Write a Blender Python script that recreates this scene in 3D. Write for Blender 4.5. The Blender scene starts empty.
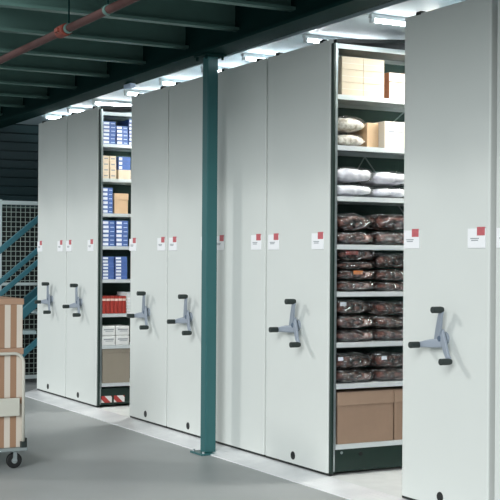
import bpy, bmesh, math, random
from mathutils import Vector, Matrix, noise
random.seed(7)
SC = bpy.context.scene
COL = SC.collection

# ------------------------------------------------------------------ helpers
def lin(c):
    return tuple(((v/255)/12.92 if v/255 <= .04045 else (((v/255)+.055)/1.055)**2.4) for v in c) + (1.0,)

def nt(name):
    m = bpy.data.materials.new(name); m.use_nodes = True
    n = m.node_tree.nodes; l = m.node_tree.links
    return m, n, l, n['Principled BSDF']

def mat(name, rgb, rough=.5, metal=0.0, var=0.0, scale=8.0, bump=0.0, bscale=60.0, coat=0.0, spec=.5):
    """paint / cloth / card: one colour with a little mottling and surface relief"""
    m, n, l, b = nt(name)
    b.inputs['Base Color'].default_value = lin(rgb)
    b.inputs['Roughness'].default_value = rough
    b.inputs['Metallic'].default_value = metal
    b.inputs['Coat Weight'].default_value = coat
    b.inputs['Specular IOR Level'].default_value = spec
    tc = n.new('ShaderNodeTexCoord')
    if var > 0:
        no = n.new('ShaderNodeTexNoise'); no.inputs['Scale'].default_value = scale; no.inputs['Detail'].default_value = 5
        l.new(tc.outputs['Object'], no.inputs['Vector'])
        mx = n.new('ShaderNodeMix'); mx.data_type = 'RGBA'
        mx.inputs[6].default_value = lin([max(0, v*(1-var)) for v in rgb])
        mx.inputs[7].default_value = lin([min(255, v*(1+var)) for v in rgb])
        l.new(no.outputs['Fac'], mx.inputs[0]); l.new(mx.outputs[2], b.inputs['Base Color'])
    if bump > 0:
        no = n.new('ShaderNodeTexNoise'); no.inputs['Scale'].default_value = bscale; no.inputs['Detail'].default_value = 4
        l.new(tc.outputs['Object'], no.inputs['Vector'])
        bp = n.new('ShaderNodeBump'); bp.inputs['Strength'].default_value = bump; bp.inputs['Distance'].default_value = .01
        l.new(no.outputs['Fac'], bp.inputs['Height']); l.new(bp.outputs['Normal'], b.inputs['Normal'])
    return m

def emat(name, rgb, s):
    m, n, l, b = nt(name)
    b.inputs['Base Color'].default_value = lin(rgb)
    b.inputs['Emission Color'].default_value = lin(rgb)
    b.inputs['Emission Strength'].default_value = s
    return m

def stripes(name, c1, c2, axis, period, duty=.5, rough=.6, phase=0.0, diag=None):
    """two-colour printed stripes along an object axis"""
    m, n, l, b = nt(name)
    tc = n.new('ShaderNodeTexCoord'); sp = n.new('ShaderNodeSeparateXYZ')
    l.new(tc.outputs['Object'], sp.inputs[0])
    src = sp.outputs[axis]
    if diag is not None:
        ad = n.new('ShaderNodeMath'); ad.operation = 'ADD'
        l.new(sp.outputs[axis], ad.inputs[0]); l.new(sp.outputs[diag], ad.inputs[1]); src = ad.outputs[0]
    a = n.new('ShaderNodeMath'); a.operation = 'ADD'; a.inputs[1].default_value = phase; l.new(src, a.inputs[0])
    d = n.new('ShaderNodeMath'); d.operation = 'DIVIDE'; d.inputs[1].default_value = period; l.new(a.outputs[0], d.inputs[0])
    f = n.new('ShaderNodeMath'); f.operation = 'FRACT'; l.new(d.outputs[0], f.inputs[0])
    g = n.new('ShaderNodeMath'); g.operation = 'GREATER_THAN'; g.inputs[1].default_value = duty; l.new(f.outputs[0], g.inputs[0])
    mx = n.new('ShaderNodeMix'); mx.data_type = 'RGBA'
    mx.inputs[6].default_value = lin(c1); mx.inputs[7].default_value = lin(c2)
    l.new(g.outputs[0], mx.inputs[0]); l.new(mx.outputs[2], b.inputs['Base Color'])
    b.inputs['Roughness'].default_value = rough
    return m

def obj(name, bm, m, parent=None, loc=None, smooth=False, bevel=0.0, seg=2):
    """bm is in world coordinates; the object's origin goes to loc (world)"""
    bmesh.ops.recalc_face_normals(bm, faces=bm.faces)
    me = bpy.data.meshes.new(name)
    o = None
    pl = Vector((0, 0, 0))
    q = parent
    while q is not None:
        pl += q.location; q = q.parent
    L = Vector(loc) if loc is not None else pl.copy()
    bmesh.ops.translate(bm, verts=bm.verts, vec=-L)
    bm.to_mesh(me); bm.free()
    if smooth:
        for f in me.polygons: f.use_smooth = True
    me.materials.append(m)
    o = bpy.data.objects.new(name, me); COL.objects.link(o)
    o.location = L - pl
    if parent is not None: o.parent = parent
    if bevel > 0:
        mod = o.modifiers.new('bevel', 'BEVEL'); mod.width = bevel; mod.segments = seg; mod.limit_method = 'ANGLE'
    return o

def thing(name, label, cat, loc, group=None):
    o = bpy.data.objects.new(name, None); COL.objects.link(o)
    o.location = loc; o.empty_display_size = .1
    return tag(o, label, cat, group)

def tag(o, label, cat, group=None):
    o['label'] = label; o['category'] = cat
    if group: o['group'] = group
    return o

def struct(o):
    o['kind'] = 'structure'; return o

def clone(root, loc, label=None, group=None):
    r = root.copy(); COL.objects.link(r); r.location = loc
    if label: r['label'] = label
    if group: r['group'] = group
    for ch in list(root.children):
        c = ch.copy(); COL.objects.link(c); c.parent = r
        for g in list(ch.children):
            d = g.copy(); COL.objects.link(d); d.parent = c
    return r

def B(): return bmesh.new()

def box(bm, x0, x1, y0, y1, z0, z1):
    vs = [bm.verts.new((x, y, z)) for x in (x0, x1) for y in (y0, y1) for z in (z0, z1)]
    for f in ((0, 1, 3, 2), (4, 6, 7, 5), (0, 4, 5, 1), (2, 3, 7, 6), (0, 2, 6, 4), (1, 5, 7, 3)):
        bm.faces.new([vs[i] for i in f])
    return bm

def cyl(bm, a, b, r0, r1=None, n=16):
    a = Vector(a); b = Vector(b); r1 = r0 if r1 is None else r1
    w = (b-a).normalized(); u = w.orthogonal().normalized(); v = w.cross(u)
    A = [bm.verts.new(a+r0*(math.cos(t)*u+math.sin(t)*v)) for t in [2*math.pi*i/n for i in range(n)]]
    C = [bm.verts.new(b+r1*(math.cos(t)*u+math.sin(t)*v)) for t in [2*math.pi*i/n for i in range(n)]]
    for i in range(n):
        j = (i+1) % n; bm.faces.new((A[i], A[j], C[j], C[i]))
    bm.faces.new(A[::-1]); bm.faces.new(C)
    return bm

def tube(bm, pts, r, n=12):
    """round tube swept along a list of points"""
    P = [Vector(p) for p in pts]; rings = []
    u = None
    for i, p in enumerate(P):
        t = (P[min(i+1, len(P)-1)]-P[max(i-1, 0)]).normalized()
        u = t.orthogonal().normalized() if u is None else (u-t*u.dot(t)).normalized()
        v = t.cross(u)
        rings.append([bm.verts.new(p+r*(math.cos(a)*u+math.sin(a)*v)) for a in [2*math.pi*k/n for k in range(n)]])
    for R, S in zip(rings, rings[1:]):
        for k in range(n): bm.faces.new((R[k], R[(k+1) % n], S[(k+1) % n], S[k]))
    bm.faces.new(rings[0][::-1]); bm.faces.new(rings[-1])
    return bm

def prism(bm, poly, axis, a0, a1):
    """extrude a 2-D outline: axis 0 -> poly is (y,z), 1 -> (x,z), 2 -> (x,y)"""
    def P(u, v, a): return ((a, u, v), (u, a, v), (u, v, a))[axis]
    A = [bm.verts.new(P(u, v, a0)) for u, v in poly]; C = [bm.verts.new(P(u, v, a1)) for u, v in poly]
    k = len(poly)
    bm.faces.new(A); bm.faces.new(C[::-1])
    for i in range(k): bm.faces.new((A[i], C[i], C[(i+1) % k], A[(i+1) % k]))
    return bm

def barseg(bm, a, b, w, h):
    """rectangular bar between two points; w sideways, h upwards"""
    a = Vector(a); b = Vector(b); t = (b-a).normalized()
    s = t.cross(Vector((0, 0, 1))).normalized(); u = s.cross(t)
    vs = [bm.verts.new(p+i*s*w/2+j*u*h/2) for p in (a, b) for i, j in ((-1, -1), (1, -1), (1, 1), (-1, 1))]
    for f in ((3, 2, 1, 0), (4, 5, 6, 7), (0, 1, 5, 4), (1, 2, 6, 5), (2, 3, 7, 6), (3, 0, 4, 7)):
        bm.faces.new([vs[i] for i in f])
    return bm

# ------------------------------------------------------------------ materials
M = {}
M['panel'] = mat('painted_panel_steel', (213, 218, 214), .42, var=.012, scale=3, bump=.02, bscale=220)
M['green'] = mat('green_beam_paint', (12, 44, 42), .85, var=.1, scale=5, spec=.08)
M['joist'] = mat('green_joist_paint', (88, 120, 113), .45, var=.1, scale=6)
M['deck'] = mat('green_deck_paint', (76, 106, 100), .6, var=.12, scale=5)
M['post'] = mat('teal_post_paint', (42, 96, 98), .38, var=.04, scale=9)
M['plinth'] = mat('dark_green_plinth', (22, 44, 38), .45, var=.08)
M['backsheet'] = mat('green_grey_sheet', (62, 86, 80), .5, var=.05)
M['shelf'] = mat('shelf_steel', (212, 219, 220), .4, metal=.15, var=.03)
M['galv'] = mat('galvanised_steel', (176, 186, 188), .35, metal=.7, var=.06, scale=20)
M['upright'] = mat('upright_dark', (40, 58, 54), .4)
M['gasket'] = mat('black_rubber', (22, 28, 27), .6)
M['alu'] = mat('aluminium_ramp', (242, 245, 248), .3, metal=.2, var=.10, scale=5)
M['aisle'] = mat('aisle_deck', (224, 227, 225), .55, var=.06, scale=9, bump=.05)
M['card'] = mat('white_card', (240, 242, 244), .5)
M['ink'] = mat('grey_ink', (150, 156, 160), .6)
M['red'] = mat('red_print', (190, 96, 102), .55, var=.1, scale=90)
M['arm'] = mat('grey_cast_alloy', (150, 160, 172), .4, metal=.15, var=.05)
M['hub'] = mat('blue_grey_hub', (84, 100, 118), .4)
M['grip'] = mat('dark_grip_rubber', (38, 48, 46), .5)
M['hole'] = mat('black_plug', (14, 18, 18), .5)
M['ceil'] = mat('pale_ceiling_steel', (172, 190, 197), .5, var=.04)
M['tube'] = emat('fluorescent_tube', (246, 252, 255), 25.0)
M['fill_diffuser'] = emat('aisle_fill_diffuser', (255, 252, 246), 78.0)  # glow of the added aisle lamps
M['fitting'] = mat('white_fitting', (225, 232, 234), .4)
M['pipe'] = mat('red_oxide_pipe', (78, 45, 41), .7, var=.15, scale=14)
M['coupling'] = mat('orange_red_coupling', (120, 54, 40), .65, var=.15, scale=30)
M['siding'] = mat('dark_green_siding', (14, 46, 50), .55, var=.06)
M['black'] = mat('dark_back_wall', (18, 24, 24), .8)
M['cagewhite'] = mat('white_cage_paint', (206, 220, 220), .4)
M['wire'] = mat('pale_wire', (160, 176, 168), .45)
M['stair'] = mat('teal_stair_paint', (58, 110, 122), .42, var=.06)
M['tread'] = mat('grey_tread', (160, 180, 182), .5)
M['cream'] = mat('cream_carton', (226, 210, 184), .7, var=.03, scale=20)
M['pale'] = mat('pale_carton', (236, 228, 214), .65, var=.02)
M['kraft'] = mat('brown_carton', (146, 122, 103), .75, var=.04, scale=12)
M['kraftedge'] = mat('brown_carton_lid', (153, 129, 110), .72, var=.04, scale=12)
M['tan'] = mat('tan_carton', (214, 182, 146), .7, var=.04, scale=14)
M['shadedside'] = mat('brown_carton_shaded_side', (150, 104, 78), .75, var=.04)  # cardboard brown with the side's shade put into the colour
M['taupe'] = mat('taupe_box', (146, 138, 124), .7, var=.03)
M['blue'] = mat('blue_carton', (82, 112, 174), .5, var=.06, scale=30)
M['white'] = mat('white_label', (236, 240, 248), .5)
M['paper'] = mat('white_paper', (226, 228, 226), .6, var=.02)
M['redbook'] = mat('red_binder', (164, 58, 50), .5, var=.06, scale=30)
M['pinkband'] = mat('pale_spine_band', (232, 204, 192), .5)
M['stripe'] = stripes('cream_brown_stripes', (164, 128, 101), (216, 206, 193), 1, .075, .52, .6)
M['hazard'] = stripes('red_white_hazard', (176, 56, 52), (226, 228, 226), 1, .11, .5, .5, diag=2)
M['lid'] = mat('carton_lid', (176, 142, 118), .6, var=.03)
M['frame'] = mat('cream_cart_tube', (205, 204, 192), .35)
M['cartdeck'] = mat('grey_cart_deck', (140, 150, 150), .5)
M['rubber'] = mat('caster_tyre', (20, 22, 22), .6)
M['emer'] = mat('pale_blue_plastic', (190, 208, 232), .4)
# concrete floor
m, n, l, b = nt('grey_concrete_floor')
tc = n.new('ShaderNodeTexCoord')
n1 = n.new('ShaderNodeTexNoise'); n1.inputs['Scale'].default_value = 1.3; n1.inputs['Detail'].default_value = 8
n2 = n.new('ShaderNodeTexNoise'); n2.inputs['Scale'].default_value = 90; n2.inputs['Detail'].default_value = 3
l.new(tc.outputs['Object'], n1.inputs['Vector']); l.new(tc.outputs['Object'], n2.inputs['Vector'])
mx = n.new('ShaderNodeMix'); mx.data_type = 'RGBA'
mx.inputs[6].default_value = lin((150, 153, 152)); mx.inputs[7].default_value = lin((176, 180, 180))
l.new(n1.outputs['Fac'], mx.inputs[0]); l.new(mx.outputs[2], b.inputs['Base Color'])
bp = n.new('ShaderNodeBump'); bp.inputs['Strength'].default_value = .06; bp.inputs['Distance'].default_value = .005
l.new(n2.outputs['Fac'], bp.inputs['Height']); l.new(bp.outputs['Normal'], b.inputs['Normal'])
b.inputs['Roughness'].default_value = .45; b.inputs['Specular IOR Level'].default_value = .4
M['floor'] = m
# folded dark garments: brown / maroon cloth in patches
def cloth(name, cols, scale):
    m, n, l, b = nt(name)
    tc = n.new('ShaderNodeTexCoord'); no = n.new('ShaderNodeTexNoise'); no.inputs['Scale'].default_value = scale; no.inputs['Detail'].default_value = 6
    l.new(tc.outputs['Object'], no.inputs['Vector'])
    r = n.new('ShaderNodeValToRGB'); l.new(no.outputs['Fac'], r.inputs[0])
    e = r.color_ramp.elements
    e[0].position = .36; e[0].color = lin(cols[0]); e[1].position = .66; e[1].color = lin(cols[-1])
    for i, c in enumerate(cols[1:-1]):
        k = e.new(.36+.3*(i+1)/(len(cols)-1)); k.color = lin(c)
    l.new(r.outputs[0], b.inputs['Base Color']); b.inputs['Roughness'].default_value = .7
    return m
M['dark'] = cloth('brown_black_cloth', ((20, 14, 12), (84, 48, 40), (146, 88, 74), (226, 194, 184)), 24)
M['whitecloth'] = cloth('white_cloth', ((224, 224, 234), (244, 244, 250), (250, 250, 252)), 14)
M['creamcloth'] = cloth('cream_cloth', ((186, 176, 158), (240, 235, 224), (250, 247, 240)), 34)
# clear wrinkled plastic bag
def film(name, mul, add):
    m, n, l, b = nt(name)
    out = n['Material Output']
    tr = n.new('ShaderNodeBsdfTransparent'); gl = n.new('ShaderNodeBsdfGlossy'); gl.inputs['Roughness'].default_value = .2
    fr = n.new('ShaderNodeFresnel'); fr.inputs['IOR'].default_value = 1.5
    mm = n.new('ShaderNodeMixShader')
    tc = n.new('ShaderNodeTexCoord'); no = n.new('ShaderNodeTexNoise'); no.inputs['Scale'].default_value = 17; no.inputs['Detail'].default_value = 3
    no.inputs['Distortion'].default_value = 1.6
    l.new(tc.outputs['Object'], no.inputs['Vector'])
    bp = n.new('ShaderNodeBump'); bp.inputs['Strength'].default_value = 1.0; bp.inputs['Distance'].default_value = .09
    l.new(no.outputs['Fac'], bp.inputs['Height']); l.new(bp.outputs['Normal'], gl.inputs['Normal'])
    ml = n.new('ShaderNodeMath'); ml.operation = 'MULTIPLY_ADD'; ml.inputs[1].default_value = mul; ml.inputs[2].default_value = add; ml.use_clamp = True
    l.new(fr.outputs[0], ml.inputs[0]); l.new(ml.outputs[0], mm.inputs[0])
    l.new(tr.outputs[0], mm.inputs[1]); l.new(gl.outputs[0], mm.inputs[2]); l.new(mm.outputs[0], out.inputs['Surface'])
    return m
M['film'] = film('clear_plastic_film', 1.8, .12)
M['thinfilm'] = film('thin_plastic_film', .4, .0)


# ------------------------------------------------------------------ the setting
struct(obj('floor', box(B(), -11, 10, -9, 3.2, -.12, 0), M['floor']))
# aisle deck the carriages roll on, with the aluminium ramp in front (mitred at its left end)
bm = B()
prism(bm, [(-5.10, .0), (4.5, .0), (4.5, 3.0), (-5.5, 3.0), (-5.5, .2)], 2, .0, .034)
struct(obj('trim_1', bm, M['aisle']))
bm = B()
def ramp_strip(y0, z0, y1, z1, x0a, x0b):
    v = [bm.verts.new(p) for p in ((x0a, y0, z0), (4.5, y0, z0), (4.5, y1, z1), (x0b, y1, z1))]
    bm.faces.new(v)
prof = [(-.170, .000), (-.168, .006)]
for i in range(6):                                    # six shallow ridges run the length of the ramp
    y = -.168+i*.027; z = .006+i*.0046
    prof += [(y+.017, z+.004), (y+.019, z+.0015), (y+.027, z+.0046)]
prof += [(.0, .035), (.0, .0)]
v0 = []; v1 = []
for y, z in prof:
    t = (y+.17)/.17
    v0.append(bm.verts.new((-5.16+t*.06, y, z))); v1.append(bm.verts.new((4.5, y, z)))
for i in range(len(prof)-1):
    bm.faces.new((v0[i], v1[i], v1[i+1], v0[i+1]))
bm.faces.new(v0); bm.faces.new(v1[::-1])
# mitred and side slope
P = [(-5.16, -.17, .0), (-5.10, .0, .035), (-5.5, .2, .035), (-5.64, .16, .0), (-5.5, 3.0, .035), (-5.64, 3.0, .0)]
V = [bm.verts.new(p) for p in P]
bm.faces.new((V[0], V[1], V[2], V[3])); bm.faces.new((V[3], V[2], V[4], V[5]))
struct(obj('trim_2', bm, M['alu']))
struct(obj('wall_back', box(B(), -8, 4.5, 3.0, 3.12, 0, 3.3), M['black']))
# horizontal metal siding of the left wall (boards about 10 cm)
bm = B()
poly = [(-7.6, -.02)]
z = 0
while z < 3.2:
    poly += [(-7.5, z), (-7.5, z+.085), (-7.52, z+.09), (-7.52, z+.10)]; z += .10
poly += [(-7.6, 3.2)]
prism(bm, poly, 1, -.75, 3.0)
struct(obj('wall_left', bm, M['siding']))
# mezzanine deck underside (corrugated sheet) and the pale ceiling above the shelving
bm = B()
poly = []; x = -7.6
while x < 4.5:
    poly += [(x, 2.93), (x+.05, 2.96), (x+.12, 2.96), (x+.17, 2.93)]; x += .22
poly += [(4.6, 3.02), (-7.6, 3.02)]
prism(bm, poly, 1, -1.85, 0.0)
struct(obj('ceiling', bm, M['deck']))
struct(obj('ceiling.001', box(B(), -6.05, 4.5, .0, 3.0, 2.6362, 2.70), M['ceil']))

# ------------------------------------------------------------------ mezzanine steelwork
bm = B()
prism(bm, [(-.33, 2.625), (-.075, 2.625), (-.075, 2.645), (-.192, 2.65), (-.192, 2.90), (-.075, 2.905), (-.075, 2.925), (-.33, 2.925), (-.33, 2.905), (-.208, 2.90), (-.208, 2.65), (-.33, 2.645)], 0, -7.5, 4.5)
for v in bm.verts: v.co.y = -.152+(v.co.y+.2025)*.73-.0173*(v.co.x+1.2)
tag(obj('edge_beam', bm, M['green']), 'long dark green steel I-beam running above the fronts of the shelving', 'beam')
ordn = ['first', 'second', 'third', 'fourth', 'fifth', 'sixth', 'seventh', 'eighth', 'ninth', 'tenth', 'eleventh']
jx = [.60, -.12, -.84, -1.60, -2.36, -3.11, -3.87, -4.62, -5.36, -6.11]
for i, x in enumerate(jx):
    bm = B()   # channel with a lit lower flange and a small lip
    prism(bm, [(x-.03, 2.72), (x+.035, 2.72), (x+.035, 2.738), (x+.029, 2.738), (x+.029, 2.726), (x-.024, 2.726), (x-.024, 2.918), (x+.035, 2.918), (x+.035, 2.926), (x-.03, 2.926)], 1, -1.82, -.155-.0173*(x+1.2))
    if i == 0: lab = 'green ceiling joist crossing highest in the photo, above the front shelving'
    elif i == len(jx)-1: lab = 'green ceiling joist farthest from view, nearest the dark green siding'
    else: lab = 'green steel ceiling joist, %s counted back from the top of the photo' % ordn[i]
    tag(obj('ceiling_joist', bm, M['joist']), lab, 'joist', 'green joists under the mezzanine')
# teal post
px0, px1, py0, py1 = -1.27, -1.192, -.19, -.112
post = thing('steel_post', 'teal square steel post standing in front of the shelving on a bolted base plate', 'post', (-1.231, -.151, 0))
obj('column', box(B(), px0, px1, py0, py1, .012, 2.61), M['post'], post, bevel=.006)
obj('base_plate', box(B(), px0-.06, px1+.035, py0-.045, py1+.03, 0, .012), M['post'], post, bevel=.002)
obj('cap_plate', box(B(), px0-.03, px1+.06, py0-.05, py1+.03, 2.61, 2.624), M['green'], post, bevel=.002)
for dx, dy in ((-.045, -.03), (.02, -.03), (-.045, .02), (.02, .02)):
    pass
for x, y in ((px1+.04, py0-.03), (px1+.04, py1+.01), (px0-.018, py0-.03), (px0-.018, py1+.01)):
    obj('bolt', cyl(B(), (x, y, 2.585), (x, y, 2.61), .009, n=6), M['green'], post)
for x, y in ((px0-.04, py0-.025), (px1+.02, py0-.025), (px0-.04, py1+.015)):
    obj('bolt', cyl(B(), (x, y, .012), (x, y, .024), .009, n=6), M['galv'], post)
# little pale-blue emergency lamp clipped to the beam flange
lamp = thing('emergency_lamp', 'small pale blue plastic lamp fixed under the green edge beam', 'lamp', (-2.68, -.11, 2.58))
obj('lamp_body', box(B(), -2.75, -2.62, -.14, -.09, 2.582, 2.615), M['emer'], lamp, bevel=.008)
obj('mounting_clip', box(B(), -2.70, -2.66, -.14, -.10, 2.615, 2.625), M['green'], lamp)
# fire pipe
pipe = thing('sprinkler_pipe', 'red oxide steel pipe hung under the green joists', 'pipe', (-1.5, -1.34, 2.6))
obj('pipe_run', cyl(B(), (-6.0, -1.335, 2.6), (1.6, -1.335, 2.6), .023, n=20), M['pipe'], pipe, smooth=False)
bm = B(); cyl(bm, (-.83, -1.335, 2.6), (-.72, -1.335, 2.6), .036, n=20)
for s in (-1, 1): box(bm, -.80, -.75, -1.335+s*.036-.012, -1.335+s*.036+.012, 2.588, 2.612)
obj('coupling', bm, M['coupling'], pipe, bevel=.004)
for x in (-.68, -.08, -2.2, -3.7, 1.0):
    h = obj('hanger', cyl(B(), (x, -1.335, 2.62), (x, -1.335, 2.93), .005, n=8), M['green'], pipe)
    bm = B(); cyl(bm, (x-.014, -1.335, 2.6), (x+.014, -1.335, 2.6), .029, n=18)
    obj('clamp', bm, M['joist'], h)

# ------------------------------------------------------------------ mobile shelving
PANELS = [(-5.171, -4.387), (-4.381, -3.615), (-2.923, -2.225), (-2.219, -1.480), (-1.474, -.740), (-.734, .032), (.734, 1.445), (1.482, 2.21)]
PLAB = ['pale grey shelving carriage at the far left end beside the stairs',
        'pale grey shelving carriage left of the narrow open aisle, shelves of blue cartons showing',
        'pale grey shelving carriage right of the narrow open aisle',
        'pale grey shelving carriage just left of the teal post',
        'pale grey shelving carriage without a handle, just right of the teal post',
        'pale grey shelving carriage whose shelves of bagged garments face the wide open aisle',
        'largest pale grey shelving carriage with handle, right of the wide open aisle',
        'pale grey shelving carriage cut off at the right edge of the photo']
HOLE = [-4.847, -4.063, -2.605, -1.853, None, -.383, 1.071, 1.80]
HAND = [-4.755, -4.003, -2.562, -1.822, None, -.334, 1.106, 1.85]
HZ = [.905, .903, .876, .872, 0, .888, .893, .89]
LLAB = [.075, .075, .055, .095, .10, .10, .085, .08]    # centre of the left card, from the left edge
RLAB = [.15, .165, .105, .11, .12, .143, .097, .1]
ZS_R = [.214, .563, .802, 1.096, 1.370, 1.649, 1.943, 2.236, 2.530]
ZS_L = [.235, .552, .818, 1.106, 1.385, 1.660, 1.952, 2.243, 2.510]
ZB, ZT, DEPTH = .05, 2.55, 2.3

def card(root, cx, face=-.0045):
    o = obj('label_card', box(B(), cx-.066, cx+.066, face, -.0003, 1.342, 1.436), M['card'], root, bevel=.001)
    obj('red_mark', box(B(), cx+.006, cx+.064, face-.0012, face+.0006, 1.402, 1.443), M['red'], o)
    bm = B()
    for z, w in ((1.388, .032), (1.379, .026)):
        box(bm, cx-.012-w, cx-.012+w, face-.0006, face+.0006, z-.0025, z+.0025)
    obj('printed_line', bm, M['ink'], o)

def arm_mesh(cx, cz, ang, R=.150):
    """flat tapering spoke that bends outward from the hub, outline in the panel plane"""
    bm = B(); ca, sa = math.cos(ang), math.sin(ang)
    N = 10; rows = []
    for i in range(N+1):
        t = i/N; r = -.022+t*(R+.032)
        w = .020+.005*math.sin(math.pi*min(1, t*1.25))-.004*t
        if i == N: w *= .55
        y = -.024-.024*min(1, t*1.3)
        c = .030*(1-t)**1.5                           # spokes sweep round the hub like a pinwheel
        th = .011
        rows.append([bm.verts.new((cx+r*ca-(s*w+c)*sa, y+d, cz+r*sa+(s*w+c)*ca)) for s, d in ((-1, 0), (-.8, -th), (.8, -th), (1, 0))])
    for A, C in zip(rows, rows[1:]):
        for k in range(4): bm.faces.new((A[k], A[(k+1) % 4], C[(k+1) % 4], C[k]))
    bm.faces.new(rows[0]); bm.faces.new(rows[-1][::-1])
    return bm

def handle(root, cx, cz, a0):
    h = obj('handle', cyl(cyl(B(), (cx, 0, cz), (cx, -.014, cz), .034, .032, 24), (cx, -.014, cz), (cx, -.038, cz), .024, .024, 24), M['arm'], root)
    bm = B(); cyl(bm, (cx, -.036, cz), (cx, -.0405, cz), .016, .014, 18)
    obj('hub_cap', bm, M['hub'], h)
    for k in range(3):
        a = math.radians(a0+120*k)
        obj('arm', arm_mesh(cx, cz, a), M['arm'], h, bevel=.003)
        gx, gz = cx+.150*math.cos(a), cz+.150*math.sin(a)
        g = cyl(B(), (gx, -.046, gz), (gx, -.060, gz), .0135, .0165, 18)
        cyl(g, (gx, -.060, gz), (gx, -.112, gz), .0165, .0165, 18)
        obj('grip', g, M['grip'], h, bevel=.002)

def rounded_panel(x0, x1, r=.005, d=.026):
    # outline of the tray-shaped steel front, edges rolled back
    pts = []
    for cx, a0 in ((x1-r, 270), (x0+r, 180)):
        for k in range(5):
            a = math.radians(a0+(90-22.5*k if cx > (x0+x1)/2 else 90-22.5*k))
            pts.append((cx+r*math.cos(a), r+r*math.sin(a)))
    pts = [(x1, d)] + pts + [(x0, d)]
    return prism(B(), pts, 2, ZB, ZT)

for i, (x0, x1) in enumerate(PANELS):
    root = thing('shelving_carriage', PLAB[i], 'shelving', ((x0+x1)/2, 0, .034), 'mobile shelving carriages')
    obj('end_panel', rounded_panel(x0+.005, x1-(.026 if i in (1, 5) else .005), .010 if i in (1, 5, 6) else .004, .046 if i == 6 else .026), M['panel'], root)
    for cx in (x0+LLAB[i], x1-RLAB[i]): card(root, cx)
    if HAND[i] is not None: handle(root, HAND[i], HZ[i], 74+(-3, 2, -1, 1, 0, -1, 1, 4)[i])
    if HOLE[i] is not None:
        z = .098; x = HOLE[i]
        obj('lock_plug', cyl(B(), (x, .002, z), (x, -.003, z), .026, .024, 24), M['hole'], root)
    for x in (x0+.13, x1-.12):                          # little black buffers on the top edge
        obj('buffer', box(B(), x-.022, x+.022, -.002, .03, ZT-.006, ZT+.014), M['gasket'], root, bevel=.004)
    obj('shade_strip', box(B(), x0+.006, x1-.006, .004, .026, ZB-.0125, ZB-.0002), M['gasket'], root)  # black strip stands in for the contact shadow under the panel front
    obj('gasket', box(B(), x0+.006, x1-(.028 if i in (1, 5) else .006), .0262, .036, ZB-.006, ZT-.01), M['gasket'], root)
    obj('plinth', box(B(), x0+.012, x1-.012, .0365, DEPTH, .055, .19), M['plinth'], root)
    bm = B()
    for y in (.4, 1.2, 2.0):
        for x in (x0+.15, x1-.15):
            cyl(bm, (x-.02, y, .0597), (x+.02, y, .0597), .025, n=14)
    obj('wheel', bm, M['gasket'], root)
    xm = (x0+x1)/2
    if i in (1, 5):
        ZS = ZS_L if i == 1 else ZS_R
        # right-hand half carries open shelves, left half is closed by a sheet
        obj('closed_side', box(B(), x0+.012, x1-.36, .0365, DEPTH, .191, 2.51), M['backsheet'], root)
        for k, z in enumerate(ZS):
            bm = B()
            prism(bm, [(x1-.002, z), (x1-.002, z-.028), (x1-.012, z-.028), (x1-.012, z-.022), (x1-.006, z-.022), (x1-.006, z-.005),
                       (x1-.330, z-.005), (x1-.330, z-.022), (x1-.322, z-.022), (x1-.322, z-.028), (x1-.335, z-.028), (x1-.335, z)], 1, .0425, DEPTH)
            obj('shelf', bm, M['shelf'], root)
        obj('side_frame', box(B(), x1-.0255, x1+.001, .010, .0364, ZB, 2.53), M['plinth'], root, bevel=.002)
        obj('edge_strip', box(B(), x1-.003, x1+.0028, .024, .0335, ZB+.01, 2.53), M['galv'], root)
        bm = B(); prism(bm, [(.0366, ZB+.14), (.0415, ZB+.14), (.0415, 2.52), (.0366, 2.52)], 0, x1-.034, x1-.001)
        obj('upright', bm, M['galv'], root, bevel=.001)
        for yy in (1.1, 2.2):
            obj('upright', box(B(), x1-.034, x1+.001, yy, yy+.035, .191, 2.52), M['galv'], root)
        for yy in (.0368, 1.1, 2.2):
            obj('upright', box(B(), x1-.358, x1-.3365, yy, yy+.035, .191, 2.52), M['upright'], root)
        # dark edged canopy rising gently towards the back
        bm = B(); prism(bm, [(.028, 2.531), (.7, 2.585), (.7, 2.607), (.028, 2.553)], 0, x1-.37, x1+.003)
        obj('canopy', bm, M['gasket'], root)
        if i == 5:
            bm = B()
            for (ya, za), (yb, zb) in (((.12, 1.42), (.45, 1.916)), ((.45, 1.916), (.90, 1.40)), ((.45, 1.97), (.75, 2.215)), ((.75, 2.215), (1.05, 1.97))):
                cyl(bm, (x1-.334, ya, za), (x1-.334, yb, zb), .004, n=8)
            obj('cross_brace', bm, M['galv'], root)
            obj('plinth_bolt', cyl(B(), (x1-.013, .088, .165), (x1-.008, .088, .165), .008, n=10), M['galv'], root)
            obj('plinth_plug', cyl(B(), (x1-.013, .22, .15), (x1-.0085, .22, .15), .013, n=12), M['hole'], root)
        else:
            for y0 in (.042, .157):
                obj('hazard_plate', box(B(), x1-.0125, x1-.009, y0, y0+.095, .072, .128), M['hazard'], root)
    else:
        obj('shelf_block', box(B(), x0+.014, x1-.014, .0365, DEPTH, .191, 2.51), M['plinth'], root)
        obj('canopy', box(B(), x0+.012, x1-.012, .0366, DEPTH, 2.511, 2.53), M['shelf'], root)

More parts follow.
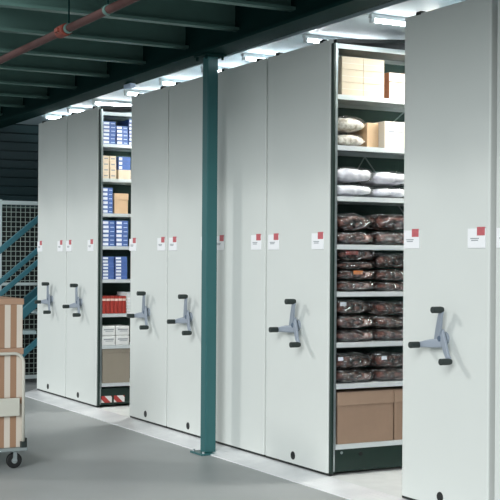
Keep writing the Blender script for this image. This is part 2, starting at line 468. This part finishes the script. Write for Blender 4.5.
# fluorescent battens on the pale ceiling, one above each gap
FX = [(1.13, 'white fluorescent batten on the ceiling, nearest the right side, above the largest carriage'),
      (.385, 'white fluorescent batten on the ceiling over the wide open aisle'),
      (-.325, 'white fluorescent batten on the ceiling left of the wide open aisle'),
      (-1.11, 'white fluorescent batten on the ceiling just right of the teal post'),
      (-1.715, 'white fluorescent batten on the ceiling just left of the teal post'),
      (-2.43, 'white fluorescent batten on the ceiling just right of the narrow open aisle'),
      (-3.12, 'white fluorescent batten on the ceiling over the narrow open aisle'),
      (-3.82, 'white fluorescent batten on the ceiling just left of the narrow open aisle'),
      (-4.445, 'white fluorescent batten on the ceiling, second from the far left end'),
      (-5.06, 'white fluorescent batten on the ceiling at the far left end')]
proto = None
for x, lab in FX:
    if proto is None:
        proto = thing('ceiling_light', lab, 'light', (x, .6, 2.69), 'fluorescent battens above the shelving')
        obj('batten_body', box(B(), x-.016, x+.016, .02, 1.25, 2.612, 2.636), M['fitting'], proto, bevel=.004)
        obj('fluorescent_tube', cyl(B(), (x, .045, 2.600), (x, 1.22, 2.600), .009, n=12), M['tube'], proto)
        for y in (.025, 1.22):
            obj('lamp_holder', box(B(), x-.012, x+.012, y, y+.02, 2.588, 2.612), M['fitting'], proto)
    else:
        clone(proto, (x, .6, 2.69), lab)

# unseen lamps added deep in the two open aisles to brighten the goods
for x, lab in ((.40, 'unseen trough lamp added deep inside the wide open aisle'), (-3.22, 'unseen trough lamp added deep inside the narrow open aisle')):
    t = thing('ceiling_light', lab, 'light', (x, 1.1, 2.636))
    bm = B(); prism(bm, [(x-.085, 2.545), (x-.08, 2.545), (x-.045, 2.595), (x+.045, 2.595), (x+.08, 2.545), (x+.085, 2.545), (x+.05, 2.605), (x-.05, 2.605)], 1, .42, 1.9)
    obj('fill_reflector', bm, M['fitting'], t)
    obj('fill_diffuser', box(B(), x-.055, x+.055, .44, 1.88, 2.556, 2.564), M['fill_diffuser'], t)
    for y in (.6, 1.7): obj('suspension_rod', cyl(B(), (x, y, 2.605), (x, y, 2.636), .005, n=8), M['galv'], t)

# ------------------------------------------------------------------ goods: cartons and books
XL, XR = -3.622, .024          # front plane of the goods in the narrow and in the wide aisle
rank = {0: 'bottom', 1: 'second', 2: 'third', 3: 'fourth', 4: 'fifth', 5: 'sixth', 6: 'seventh'}
def rk(k, n): return 'top' if k == n-1 else (rank[k] if k == 0 else rank[k]+' from bottom')

def labelled_carton(w, h, d, body, lab, patch, cat_label):
    """small carton with a printed end label; origin at the front-bottom edge centre"""
    r = thing('small_carton', cat_label, 'box', (0, 0, 0))
    obj('carton_body', box(B(), -d, 0, -w/2, w/2, 0, h), M[body], r, bevel=.0012)
    a, c, e, f = patch
    obj('end_label', box(B(), -.001, .0008, -w/2+a*w, -w/2+c*w, e*h, f*h), M[lab], r)
    return r

def stack(y0, y1, z, n, h, where, group, body='blue', x=XL, patch=(.04, .48, .15, .8), lab='white', desc='blue white-labelled carton', small=None):
    w = y1-y0; pr = None
    for k in range(n):
        loc = (x-random.random()*.006, (y0+y1)/2+random.uniform(-.0015, .0015), z+.0004+k*h)
        L = '%s, %s in %s' % (desc, rk(k, n), where)
        if pr is None:
            pr = labelled_carton(w-.004, h-.0014, .26, body, lab, patch, L); pr.location = loc; pr['group'] = group
            if small: obj('lot_sticker', box(B(), loc[0]-.001, loc[0]+.0008, loc[1]+w*.12, loc[1]+w*.42, loc[2]+h*.3, loc[2]+h*.5), M['emer'], pr)
        else:
            clone(pr, loc, L, group)

g = 'small cartons in the narrow aisle'
stack(.042, .158, ZS_L[7], 6, .0315, "left stack, narrow aisle's top shelf", g, small=True)
stack(.163, .268, ZS_L[7], 5, .0315, "middle stack, narrow aisle's top shelf", g, small=True)
stack(.274, .38, ZS_L[7], 7, .031, "right stack, narrow aisle's top shelf", g)
stack(.042, .102, ZS_L[6], 4, .048, "left column, narrow aisle's second shelf", g, 'cream', patch=(.2, .8, .4, .6), lab='ink', desc='small cream carton with grey print')
stack(.105, .165, ZS_L[6], 4, .048, "right column, narrow aisle's second shelf", g, 'cream', patch=(.2, .8, .4, .6), lab='ink', desc='small cream carton with grey print')
stack(.042, .135, ZS_L[5], 6, .036, 'stack beside the tan carton, narrow aisle', g, small=True)
stack(.042, .155, ZS_L[4], 6, .036, "left stack, narrow aisle's fourth shelf down", g, small=True)
stack(.162, .275, ZS_L[4], 6, .036, "right stack, narrow aisle's fourth shelf down", g, small=True)
stack(.044, .150, ZS_L[3], 7, .0275, "left stack, narrow aisle's fifth shelf down", g)
stack(.160, .270, ZS_L[3], 7, .0275, "right stack, narrow aisle's fifth shelf down", g)

def lidded(name, label, cat, x, y0, y1, z, h, d, body, lidm, lidh, over=.003, group=None):
    r = thing(name, label, cat, (x, (y0+y1)/2, z), group)
    obj('box_body', box(B(), x-d, x-over, y0+over, y1-over, z+.0004, z+h-lidh*.5), M[body], r, bevel=.002)
    obj('lid', box(B(), x-d-over, x, y0, y1, z+h-lidh, z+h), M[lidm], r, bevel=.002)
    return r
def carton(name, label, cat, x, y0, y1, z, h, d, body, group=None, tape=True, mark=None):
    r = thing(name, label, cat, (x, (y0+y1)/2, z), group)
    obj('box_body', box(B(), x-d, x, y0, y1, z+.0004, z+h), M[body], r, bevel=.002)
    if mark:
        bm = B(); a, c = mark
        for t in range(3):
            s = y0+(y1-y0)*(.12+.27*t); box(bm, x-.0005, x+.0007, s, s+(y1-y0)*.2, z+h*a, z+h*c)
        obj('printed_mark', bm, M['ink'], r)
    return r

# narrow aisle, other goods
carton('carton', 'cream carton under two blue boxes, second shelf down, narrow aisle', 'box', XL, .182, .295, ZS_L[6], .078, .26, 'cream')
stack(.182, .295, ZS_L[6]+.0785, 3, .037, 'stack on a cream carton, narrow aisle', g, patch=(.04, .3, .15, .8))
lidded('carton', 'tan carton with a lid beside blue boxes, third shelf down, narrow aisle', 'box', XL, .146, .275, ZS_L[5], .170, .28, 'tan', 'tan', .055)
def binder(lab):
    r = thing('ring_binder', lab, 'binder', (0, 0, 0))
    obj('cover', box(B(), -.22, 0, -.0162, .0162, .0005, .147), M['redbook'], r, bevel=.003)
    obj('spine_band', box(B(), -.001, .0008, -.0162, .0162, .108, .126), M['pinkband'], r)
    return r
pr = None
for k in range(6):
    L = 'red binder with pale spine band, %s of its row in narrow aisle' % ('leftmost', 'second', 'third', 'fourth', 'fifth', 'rightmost')[k]
    loc = (XL, .0605+k*.0362, ZS_L[2]+.0004)
    if pr is None:
        pr = binder(L); pr.location = loc; pr['group'] = 'red binders in the narrow aisle'
    else: clone(pr, loc, L, 'red binders in the narrow aisle')
gp = 'white paper packs in the narrow aisle'
pr = None
for k in range(7):
    L = 'white paper pad, %s in stack right of the red binders' % rk(k, 7)
    loc = (XL-.004*(k % 2), .33, ZS_L[2]+.0004+k*.0255)
    if pr is None:
        pr = thing('paper_pad', L, 'pad', loc, 'white pads beside the red binders')
        obj('sheets', box(B(), loc[0]-.22, loc[0]-.003, loc[1]-.062, loc[1]+.062, loc[2], loc[2]+.021), M['paper'], pr)
        obj('cover_sheet', box(B(), loc[0]-.225, loc[0], loc[1]-.064, loc[1]+.064, loc[2]+.021, loc[2]+.0245), M['white'], pr)
    else: clone(pr, loc, L, 'white pads beside the red binders')
pr = None
for (y, kz, L) in ((.105, 0, 'bottom left'), (.105, 1, 'top left'), (.232, 0, 'bottom right'), (.232, 1, 'top right')):
    L = 'white paper pack with grey print under the red binders, %s of four' % L
    loc = (XL, y, ZS_L[1]+.0004+kz*.0815+(.0 if y < .2 else .0))
    if pr is None:
        pr = thing('paper_pack', L, 'paper pack', loc, gp)
        obj('wrapper', box(B(), loc[0]-.24, loc[0], y-.061, y+.061, loc[2], loc[2]+.080), M['paper'], pr, bevel=.008)
        bm = B(); box(bm, loc[0]-.001, loc[0]+.0008, y-.045, y+.045, loc[2]+.046, loc[2]+.056); box(bm, loc[0]-.001, loc[0]+.0008, y-.03, y+.04, loc[2]+.034, loc[2]+.039)
        obj('printed_line', bm, M['ink'], pr)
    else: clone(pr, loc, L, gp)
lidded('storage_box', 'taupe storage box with lid on the lowest shelf of the narrow aisle', 'box', XL, .0465, .30, ZS_L[0], .285, .30, 'taupe', 'taupe', .03)

# wide aisle, cartons
def cream6():
    names = [['bottom left', 'bottom right'], ['middle left', 'middle right'], ['top left', 'top right']]
    pr = None
    for rz in range(3):
        for c in range(2):
            w = .148; h = .0745
            L = 'cream carton, %s of six stacked on the top shelf, wide aisle' % names[rz][c]
            loc = (XR, .072+w/2+c*w, ZS_R[7]+.0004+rz*h)
            if pr is None:
                pr = thing('carton', L, 'box', loc, 'cream cartons in the wide aisle')
                obj('box_body', box(B(), loc[0]-.28, loc[0], loc[1]-w/2+.0006, loc[1]+w/2-.0006, loc[2], loc[2]+h-.0008), M['cream'], pr, bevel=.0016)
                obj('packing_tape', box(B(), loc[0]-.001, loc[0]+.0005, loc[1]-w/2+.001, loc[1]+w/2-.001, loc[2]+h*.46, loc[2]+h*.50), M['pale'], pr)
            else: clone(pr, loc, L, 'cream cartons in the wide aisle')
cream6()
wc = lidded('carton', 'pale lidded carton with shaded brown side on the top shelf, wide aisle', 'box', XR, .40, .62, ZS_R[7], .155, .30, 'shadedside', 'shadedside', .055, .004)
obj('front_sheet', box(B(), XR-.0042, XR-.0032, .408, .612, ZS_R[7]+.004, ZS_R[7]+.098), M['pale'], wc)
obj('lid_front', box(B(), XR-.0005, XR+.0006, .4025, .6175, ZS_R[7]+.103, ZS_R[7]+.153), M['pale'], wc)
carton('carton', 'pale carton with a printed line beside cream bags, second shelf down', 'box', XR, .372, .60, ZS_R[6], .158, .30, 'pale', mark=(.60, .65))
carton('carton', 'brown carton standing behind the cream bags, second shelf down', 'box', XR-.06, .29, .3705, ZS_R[6], .15, .22, 'tan')
lidded('storage_box', 'large brown cardboard box with lid on the lowest shelf, wide aisle', 'box', XR, .058, .452, ZS_R[0], .300, .31, 'kraft', 'kraftedge', .075)
lidded('storage_box', 'brown cardboard box partly hidden behind the right carriage, lowest shelf', 'box', XR, .458, .86, ZS_R[0], .300, .31, 'kraft', 'kraftedge', .075)

# ------------------------------------------------------------------ goods: bagged garments
def pillow(L, W, Hh, seed, taper=.0, grow=0.0, rough=.006, nu=34, nv=22):
    """soft folded bundle: superellipse section with sagging ends and creases; rests on z=0. L along y, W along x (front at x=0)"""
    bm = B(); rng = random.Random(seed); off = Vector((rng.random()*50, rng.random()*50, rng.random()*50))
    rings = []
    for i in range(nu+1):
        u = -1+2*i/nu
        e = max(0.0, 1-abs(u)**5.5)**.5
        if u > 0: e *= 1-taper*u**2
        ring = []
        for k in range(nv):
            a = 2*math.pi*k/nv
            c, s = math.cos(a), math.sin(a)
            q = .5
            x = math.copysign(abs(c)**q, c)*W/2*(.55+.45*e)
            z = math.copysign(abs(s)**.6, s)*Hh/2*max(e, .06)*(1+.20*noise.noise(Vector((u*2.1, 0, 0))+off))
            y = u*L/2
            v = Vector((x, y, z))
            nn = noise.noise_vector(v*16+off)*rough+noise.noise_vector(v*42+off)*rough*.55
            crease = math.sin(y*55+z*40+noise.noise(v*9+off)*7)*rough*.4
            v += nn+Vector((c, 0, s))*(grow+crease)
            ring.append(v)
        rings.append(ring)
    zmin = min(v.z for r in rings for v in r); xmax = max(v.x for r in rings for v in r)
    zmax = max(v.z for r in rings for v in r)
    sc = Hh/(zmax-zmin)
    R = [[bm.verts.new((v.x-xmax, v.y, (v.z-zmin)*sc)) for v in r] for r in rings]
    for A, C in zip(R, R[1:]):
        for k in range(nv): bm.faces.new((A[k], A[(k+1) % nv], C[(k+1) % nv], C[k]))
    bm.faces.new(R[0]); bm.faces.new(R[-1][::-1])
    return bm

def bagged(y0, y1, z, h, seed, m, label, group, x=XR, d=.27, taper=.0, slip=None, rough=.006):
    L = y1-y0
    r = thing('bagged_garment', label, 'garment', (x-.004, (y0+y1)/2, z), group)
    bm = pillow(L*.93, d*.9, h*.86, seed, taper, 0, rough)
    bmesh.ops.translate(bm, verts=bm.verts, vec=(-.012, 0, h*.05)); bmesh.ops.translate(bm, verts=bm.verts, vec=r.location)
    gm = obj('folded_garment', bm, M[m], r, smooth=True)
    bm = pillow(L, d, h, seed+1000, taper, 0, rough*.9)
    bmesh.ops.translate(bm, verts=bm.verts, vec=r.location)
    obj('plastic_bag', bm, M['film' if m == 'dark' else 'thinfilm'], r, smooth=True)
    if slip:
        mname, f0, f1, zc = slip
        yy0 = y0+L*f0; yy1 = y0+L*f1
        obj('paper_slip', box(B(), x-.016, x-.0145, yy0, yy1, z+h*zc-.011, z+h*zc+.011), M[mname], r)
    return r

M['orange'] = mat('orange_slip', (214, 130, 70), .5)
M['slipred'] = mat('red_slip', (206, 64, 48), .5)
# [left edge, right edge, height] rows from the bottom of each stack
def pile(y0, y1, zshelf, heights, m, descr, side, shelfname, seed, group, **kw):
    z = zshelf+.0006; n = len(heights)
    for k, h in enumerate(heights):
        nm = ('bottom', 'top')[k] if n == 2 else rk(k, n)
        lab = '%s, %s of %s stack, %s' % (descr, nm, side, shelfname)
        opts = {kk: v[k] for kk, v in kw.items()}
        j = random.uniform(-.006, .006)
        bagged(y0+j, y1+j*.5, z, h, seed+k*7, m, lab, group, **opts)
        z += h+.0006
gw, gd = 'pale bagged garments in the wide aisle', 'dark bagged garments in the wide aisle'
pile(.052, .285, ZS_R[6], [.082, .100], 'creamcloth', 'cream bagged garment', 'left', 'wide aisle, second shelf down', 11, gw, taper=[.75, .7])
pile(.052, .328, ZS_R[5], [.082, .098], 'whitecloth', 'white bagged garment', 'left', 'wide aisle, third shelf down', 31, gw)
pile(.338, .60, ZS_R[5], [.074, .095], 'whitecloth', 'white bagged garment', 'right', 'wide aisle, third shelf down', 41, gw)
pile(.066, .338, ZS_R[4], [.078, .108], 'dark', 'dark bagged garment', 'left', 'wide aisle, fourth shelf down', 51, gd, taper=[.2, .75])
pile(.352, .62, ZS_R[4], [.084, .108], 'dark', 'dark bagged garment', 'right', 'wide aisle, fourth shelf down', 61, gd, taper=[0, .5])
pile(.070, .338, ZS_R[3], [.066, .062, .048, .078], 'dark', 'dark bagged garment', 'left', 'wide aisle, fifth shelf down', 71, gd,
     slip=[None, ('orange', .38, .62, .72), None, ('slipred', .16, .48, .62)])
pile(.352, .62, ZS_R[3], [.060, .074, .094], 'dark', 'dark bagged garment', 'right', 'wide aisle, fifth shelf down', 81, gd)
pile(.056, .338, ZS_R[2], [.072, .086, .090], 'dark', 'dark bagged garment', 'left', 'wide aisle, sixth shelf down', 91, gd,
     taper=[0, 0, .6], slip=[None, None, ('white', .10, .25, .7)])
pile(.352, .62, ZS_R[2], [.072, .076, .086], 'dark', 'dark bagged garment', 'right', 'wide aisle, sixth shelf down', 101, gd)
pile(.056, .338, ZS_R[1], [.080, .090], 'dark', 'dark bagged garment', 'left', 'wide aisle, seventh shelf down', 111, gd,
     taper=[0, .4], slip=[None, ('white', .06, .18, .7)])
pile(.352, .62, ZS_R[1], [.076, .088], 'dark', 'dark bagged garment', 'right', 'wide aisle, seventh shelf down', 121, gd,
     slip=[None, ('white', .08, .22, .72)])

# ------------------------------------------------------------------ cage and stairs on the left
cage = thing('wire_cage', 'white framed wire mesh cage behind the teal stairs', 'cage', (-6.2, .6, 0))
CX = -6.2
obj('frame_post', box(B(), CX-.02, CX+.02, -.085, -.035, 0, 1.875), M['cagewhite'], cage, bevel=.004)
obj('frame_post', box(B(), CX-.02, CX+.02, 1.40, 1.45, 0, 1.875), M['cagewhite'], cage, bevel=.004)
obj('top_rail', box(B(), CX-.02, CX+.02, -.035, 1.40, 1.825, 1.865), M['cagewhite'], cage, bevel=.004)
obj('middle_rail', box(B(), CX-.02, CX+.02, -.035, 1.40, 1.00, 1.03), M['cagewhite'], cage, bevel=.004)
obj('bottom_rail', box(B(), CX-.02, CX+.02, -.035, 1.40, .04, .08), M['cagewhite'], cage, bevel=.004)
bm = B(); y = -.035
while y < 1.40:
    cyl(bm, (CX, y, .06), (CX, y, 1.84), .0034, n=6); y += .05
z = .1
while z < 1.83:
    cyl(bm, (CX+.004, -.035, z), (CX+.004, 1.40, z), .0034, n=6); z += .05
obj('wire_mesh', bm, M['wire'], cage)
# dark back panel inside the cage store
tag(obj('store_cabinet', box(B(), -7.1, -6.5, -.55, 1.6, 0, 1.80), M['black'], loc=(-6.8, .5, 0), bevel=.01), 'dark cabinet standing inside the wire mesh cage', 'cabinet')

st = thing('staircase', 'teal steel staircase with handrails left of the shelving', 'stairs', (-5.85, -.2, 0))
S = .83
def zline(z0, y): return z0+S*y
for xs, off in ((-5.72, 0.0), (-6.10, -.02)):
    def bar(nm, z0, ya, yb, w, h, m='stair', xx=xs):
        return obj(nm, barseg(B(), (xx, ya, zline(z0, ya)), (xx, yb, zline(z0, yb)), w, h), M[m], st, bevel=.006)
    bar('stringer', .70+off, -.78, .95, .05, .085)
    if off == 0:
        bar('handrail', 1.515, -.62, .95, .045, .052)
        bar('knee_rail', 1.205, -.62, .95, .04, .045)
        bar('lower_rail', 1.085, -.62, .95, .04, .045)
    for y in ((-.55, .85) if off == 0 else ()):
        zz = zline(.72, y)
        obj('baluster', box(B(), xs-.02, xs+.02, y-.02, y+.02, max(0, zz), zline(1.5, y)), M['stair'], st)
k = 1
while True:
    y = -.65+k*.24; z = -.04+k*.2
    if y > .85: break
    obj('tread', box(B(), -6.075, -5.745, y-.12, y+.12, z-.035, z), M['tread'], st, bevel=.004)
    k += 1
obj('brace', barseg(B(), (-5.72, -.36, .0), (-5.72, .60, .80), .04, .05), M['stair'], st)

# ------------------------------------------------------------------ platform cart with striped cartons
cx = -1.225; cy1 = -1.405; cy0 = -2.02; cxb = -2.15
cart = thing('platform_cart', 'platform cart with cream tubular frame and black casters, loaded with striped cartons', 'cart', (-1.65, -1.7, 0))
obj('deck', box(B(), cxb, cx+.03, cy0, cy1+.012, .108, .128), M['cartdeck'], cart, bevel=.004)
bm = B(); pts = []
yo, yi, zt, r = cy1-.012, cy0+.012, .700, .06
pts = [(cx+.012, yo, .128), (cx+.012, yo, zt-r)]
for k in range(1, 9):
    a = math.radians(90*k/8); pts.append((cx+.012, yo-r+r*math.cos(a), zt-r+r*math.sin(a)))
for k in range(0, 9):
    a = math.radians(90+90*k/8); pts.append((cx+.012, yi+r+r*math.cos(a), zt-r+r*math.sin(a)))
pts.append((cx+.012, yi, .128))
obj('push_frame', tube(bm, pts, .0095, 14), M['frame'], cart, smooth=True)
obj('name_board', box(B(), cx+.018, cx+.026, cy0+.03, -1.443, .322, .432), M['frame'], cart, bevel=.004)
for y in (cy1-.012, cy0+.012):
    obj('frame_socket', box(B(), cx-.004, cx+.028, y-.016, y+.016, .128, .165), M['grip'], cart, bevel=.003)
obj('corner_stop', box(B(), cx+.0, cx+.022, cy1+.002, cy1+.010, .128, .185), M['grip'], cart, bevel=.002)
for x in (cx-.02, cxb+.08):
    for y in (-1.464, cy0+.06):
        c = obj('caster', cyl(B(), (x-.013, y, .048), (x+.013, y, .048), .048, n=28), M['rubber'], cart, bevel=.006)
        obj('wheel_hub', cyl(B(), (x-.015, y, .048), (x+.016, y, .048), .018, n=18), M['cartdeck'], c)
        bm = B(); box(bm, x-.02, x-.016, y-.014, y+.014, .04, .105); box(bm, x+.016, x+.020, y-.010, y+.014, .045, .105); box(bm, x-.02, x+.02, y-.022, y+.022, .103, .108)
        obj('fork', bm, M['galv'], c)
prb = None
for k in range(3):
    z = .1284+k*.302
    lab = 'brown and cream striped cardboard box, %s of three on the cart' % ('bottom', 'middle', 'top')[k]
    if prb is None:
        prb = thing('striped_carton', lab, 'box', (cx-.006, -1.72, z), 'striped cartons on the cart')
        obj('box_body', box(B(), cx-.46, cx-.006, -2.02, -1.418, z, z+.29), M['stripe'], prb, bevel=.003)
        obj('lid', box(B(), cx-.464, cx-.001, -2.025, -1.412, z+.264, z+.301), M['lid'], prb, bevel=.003)
    else: clone(prb, (cx-.006, -1.72, z), lab, 'striped cartons on the cart')

# ------------------------------------------------------------------ light
w = bpy.data.worlds.new('hall'); SC.world = w; w.use_nodes = True
bg = w.node_tree.nodes['Background']; bg.inputs[0].default_value = lin((226, 236, 240)); bg.inputs[1].default_value = .6
for nm, e, ang, d, c in (('hall_daylight', .8, 7, (.72, 1.0, -.60), (1, .985, .96)), ('right_fill_sun', 2.1, 24, (-.92, 1.0, -.46), (.97, .99, 1))):  # second sun is an added fill from the right front
    sun = bpy.data.lights.new(nm, 'SUN'); sun.energy = e; sun.angle = math.radians(ang); sun.color = c
    so = bpy.data.objects.new(nm, sun); COL.objects.link(so)
    so.rotation_euler = Vector(d).to_track_quat('-Z', 'Y').to_euler()

# ------------------------------------------------------------------ camera
a, f, rho = 0.4955331931589706, 1234.612316379333, 0.006606959453668519
pos = Vector((6.051045842389652, -3.7817276729211446, 1.277989939835936))
F = Vector((-math.cos(a), math.sin(a), 0)); r0 = Vector((math.sin(a), math.cos(a), 0)); up = Vector((0, 0, 1))
rv = r0*math.cos(rho)+up*math.sin(rho); uv = -r0*math.sin(rho)+up*math.cos(rho)
cam = bpy.data.cameras.new('camera'); cam.sensor_width = 36; cam.lens = 36*f/500; cam.shift_y = 9.83/500; cam.clip_start = .05
co = bpy.data.objects.new('camera', cam); COL.objects.link(co)
R = Matrix((rv, uv, -F)).transposed().to_4x4(); R.translation = pos
co.matrix_world = R
SC.camera = co
SC.view_settings.view_transform = 'Standard'
try: SC.view_settings.look = 'None'
except Exception: pass
SC.view_settings.exposure = 0.0; SC.view_settings.gamma = 1.0; SC.view_settings.use_curve_mapping = False
